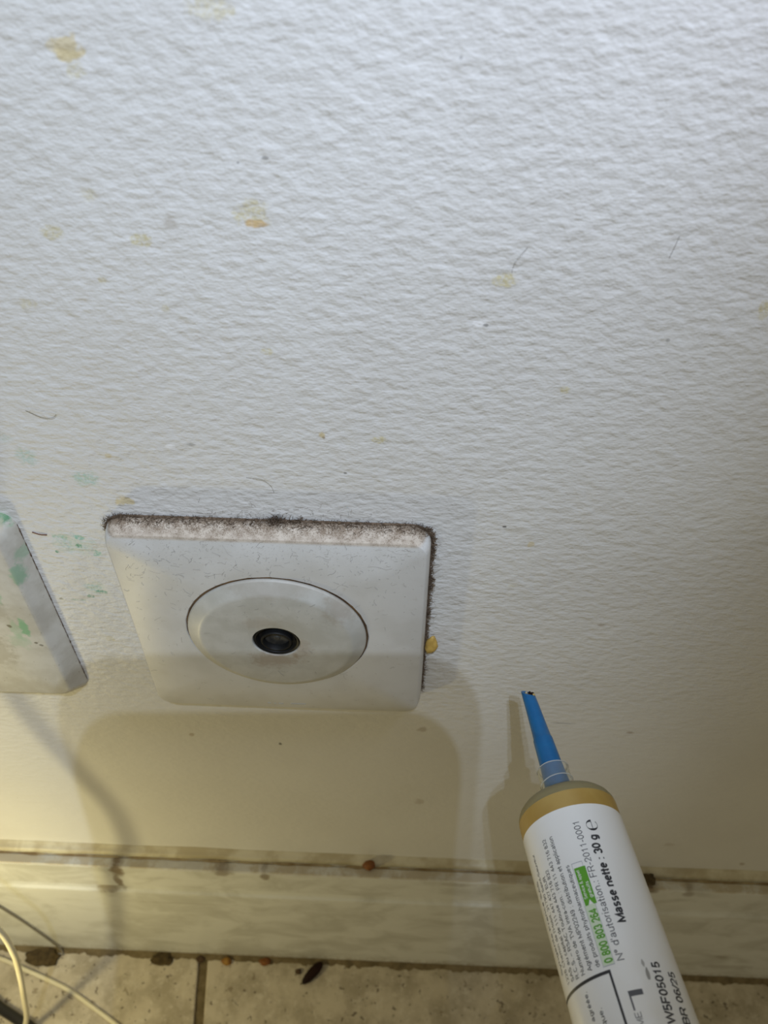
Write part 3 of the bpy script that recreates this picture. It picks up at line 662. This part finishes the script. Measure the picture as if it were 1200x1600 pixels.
def text(s, t0, t1, pb, pt, mat=INK, wt=0.125, r=RT, dphi=0.0):
    """line of print from t0 to t1 along the barrel; baseline at angle pb, capital tops at pt; dphi = drift of the baseline over the line"""
    strokes = []; x = 0.0
    for ch in s:
        adv, st = G[ch]
        for q in st: strokes.append([(x + p[0], p[1]) for p in q])
        x += adv
    xs = [p[0] for q in strokes for p in q]; x0, x1 = min(xs) - wt / 2, max(xs) + wt / 2
    vs = []; fs = []
    for q in strokes:
        closed = math.dist(q[0], q[-1]) < 1e-6
        pts = [q[0]]
        for p in q[1:]:      # keep long straight strokes bending with the barrel
            k = max(1, int(math.dist(pts[-1], p) / 0.35)); a = pts[-1]
            pts += [(a[0] + (p[0] - a[0]) * i / k, a[1] + (p[1] - a[1]) * i / k) for i in range(1, k + 1)]
        if closed: pts = pts[:-1]
        m_ = len(pts); b0 = len(vs)
        for i in range(m_):
            pv = pts[(i - 1) % m_] if (closed or i > 0) else None; nx = pts[(i + 1) % m_] if (closed or i < m_ - 1) else None
            d1 = Vector((pts[i][0] - pv[0], pts[i][1] - pv[1])).normalized() if pv else None
            d2 = Vector((nx[0] - pts[i][0], nx[1] - pts[i][1])).normalized() if nx else None
            d1 = d1 or d2; d2 = d2 or d1
            t = d1 + d2
            t = t.normalized() if t.length > 1e-4 else d1
            k = min(1.6, 1 / max(0.3, t.dot(d1))) * wt / 2
            for sg in (1, -1):
                X = pts[i][0] - t.y * k * sg; Y = pts[i][1] + t.x * k * sg
                u = (X - x0) / (x1 - x0); vs.append(cyl(t0 + (t1 - t0) * u, pb + dphi * u + (pt - pb) * Y, r))
        for i in range(m_ if closed else m_ - 1):
            j = (i + 1) % m_; fs.append((b0 + 2 * i, b0 + 2 * i + 1, b0 + 2 * j + 1, b0 + 2 * j))
    return mk('lettering', vs, fs, mat, label, smooth=False)
text('Masse nette : 30 g', -28.9, -10.0, 23.4, 15.0, INK, 0.235)
text("N° d'autorisation.: FR-2011-0001", -35.8, -6.6, 9.6, 2.6, GREYINK, 0.12)
text('0 800 803 264', -35.7, -25.1, -1.2, -9.0, GREEN, 0.21, r=RT + .02)
text('de produits phytopharmaceutiques', -35.8, -15.1, -14.4, -18.9)
text('Agrément MP02249 : distribution et application', -35.9, -7.7, -23.0, -27.9)
text('Numéro de TVA intra-com. : FR 11 443 716 832', -35.9, -7.4, -31.8, -36.4)
text('R.C.S. – RSAC Toulouse 443 716 832', -35.9, -13.6, -39.7, -44.3)
text('SAS au capital de 111 447 427 EUR', -35.7, -14.3, -47.2, -51.8)
text("1228 Chemin de l'Hobit, 31790 Saint-Sauveur", -35.6, -8.2, -55.6, -60.2, GREYINK)
text('Syngenta France SAS', -33.0, -13.5, -64.5, -69, GREYINK)
text('ets agréée.', -46.6, -38.8, -35.6, -40.0)
text('ique.', -45.9, -42.5, -24.9, -29.4)
text('ME', -47.4, -45.0, 8.4, 2.5, GREYINK, 0.11)
text('W5F05015', -47.7, -36.6, 38.0, 29.2, INK, 0.20, dphi=5.0)
text('BR 06/25', -47.6, -38.1, 56.2, 47.0, INK, 0.18, dphi=4.0)
# estimated sign: a broad round e with a thin bar
vs = []; fs = []; NE = 44
for i in range(NE + 1):
    a = math.radians(52 + (360 - 52) * i / NE); wd = 0.10 + 0.30 * abs(math.cos(a)) ** 2
    for rr in (1.0, 1.0 - wd): vs.append(cyl(-7.75 + 1.30 * math.cos(a) * rr, 22.2 + 6.2 * math.sin(a) * (1.0 - (1 - rr) * 0.6)))
for i in range(NE): fs.append((2 * i, 2 * i + 1, 2 * i + 3, 2 * i + 2))
o_ = len(vs); vs += [cyl(-9.0, 21.8), cyl(-9.0, 22.4), cyl(-6.5, 22.4), cyl(-6.5, 21.8)]; fs.append((o_, o_ + 1, o_ + 2, o_ + 3))
mk('estimated_sign', vs, fs, INK, label, smooth=False)
# phone box and flag
for a in ((-36.2, -36.05, -0.2, -11.7), (-15.3, -15.15, -0.2, -11.6), (-36.2, -15.15, -0.2, -0.6), (-36.2, -15.15, -11.3, -11.7)): rect('box_line', *a, LGREY)
rect('number_field', -36.0, -24.2, -0.7, -11.2, PALEG, RT - .012)
def flag(u, v):
    ph = 1.4 + (-11.9) * v; tb = -24.3 + 1.1 * max(0, 1 - abs(v - .5) / .22); return (tb + (-16.3 - tb) * u, ph)
patch('green_flag', flag, 2, 16, GREEN, RT + .01)
text('Service & appel', -23.0, -16.9, -6.0, -9.3, WINK, 0.15, r=RT + .03)
text('gratuits', -23.0, -19.6, -0.4, -3.9, WINK, 0.15, r=RT + .03)
# frame of the lower panel
rect('frame_line', -37.45, -36.85, -6.2, -120, INK); rect('frame_line', -68, -36.85, -6.2, -8.4, INK)
rect('bracket_line', -42.3, -41.3, 3.0, 16.4, GREYINK); rect('bracket_line', -44.7, -41.3, 3.0, 4.6, GREYINK)
patch('smudge', lambda u, v: (-39.9 + 2.4 * u, 26.5 + 0.8 * u + (v - .5) * 5.5 * (1 - u) * (0.35 + u * 2)), 6, 6, simple('grey_smudge', (.33, .32, .30), .6), RT - .01)
patch('smudge', lambda u, v: (-37.6 + 1.5 * u, 25.6 + (v - .5) * 3.2 * math.sin(math.pi * min(max(u, .05), .95))), 6, 4, simple('pale_smudge', (.45, .44, .42), .6), RT - .01)

# ------------------------------------------------------------------ the phone taking the photo (its shadow lies across the socket)
ph = thing('smartphone', 'black smartphone held up facing the wall, taking the photo', 'phone', tuple(CAM - CF * 13 - CU * 131))
def phloop(off, w, h, r, d):
    out = []
    cx, cy = 16 - 72 / 2, 16 - 147 / 2
    for q, (sx, sy) in enumerate(((1, 1), (-1, 1), (-1, -1), (1, -1))):
        for k in range(11):
            th = math.pi / 2 * (q + k / 10)
            X = cx + sx * (w / 2 - r) + r * math.cos(th); Y = cy + sy * (h / 2 - r) + r * math.sin(th)
            out.append(CAM - CF * d + CR * X + CU * Y)
    return out
loops = [phloop(0, 70, 145, 10, 5.0), phloop(0, 72, 147, 11, 6.0), phloop(0, 72, 147, 11, 12.0), phloop(0, 70, 145, 10, 13.0)]
vs = sum(loops, []); n = 44; fs = [tuple(range(n)), tuple(3 * n + k for k in range(n))]
for i in range(3):
    for k in range(n): fs.append((i * n + k, i * n + (k + 1) % n, (i + 1) * n + (k + 1) % n, (i + 1) * n + k))
mk('phone_body', vs, fs, MBLACK, ph, sharp=40)
v, f = lathe([(-5.2, 6.5), (-2.2, 6.5), (-1.8, 6.0), (-2.4, 5.4), (-2.6, 1.0)], CAM, CF, CR, CU, 32); mk('lens', v, f, MDGREY, ph, sharp=40)
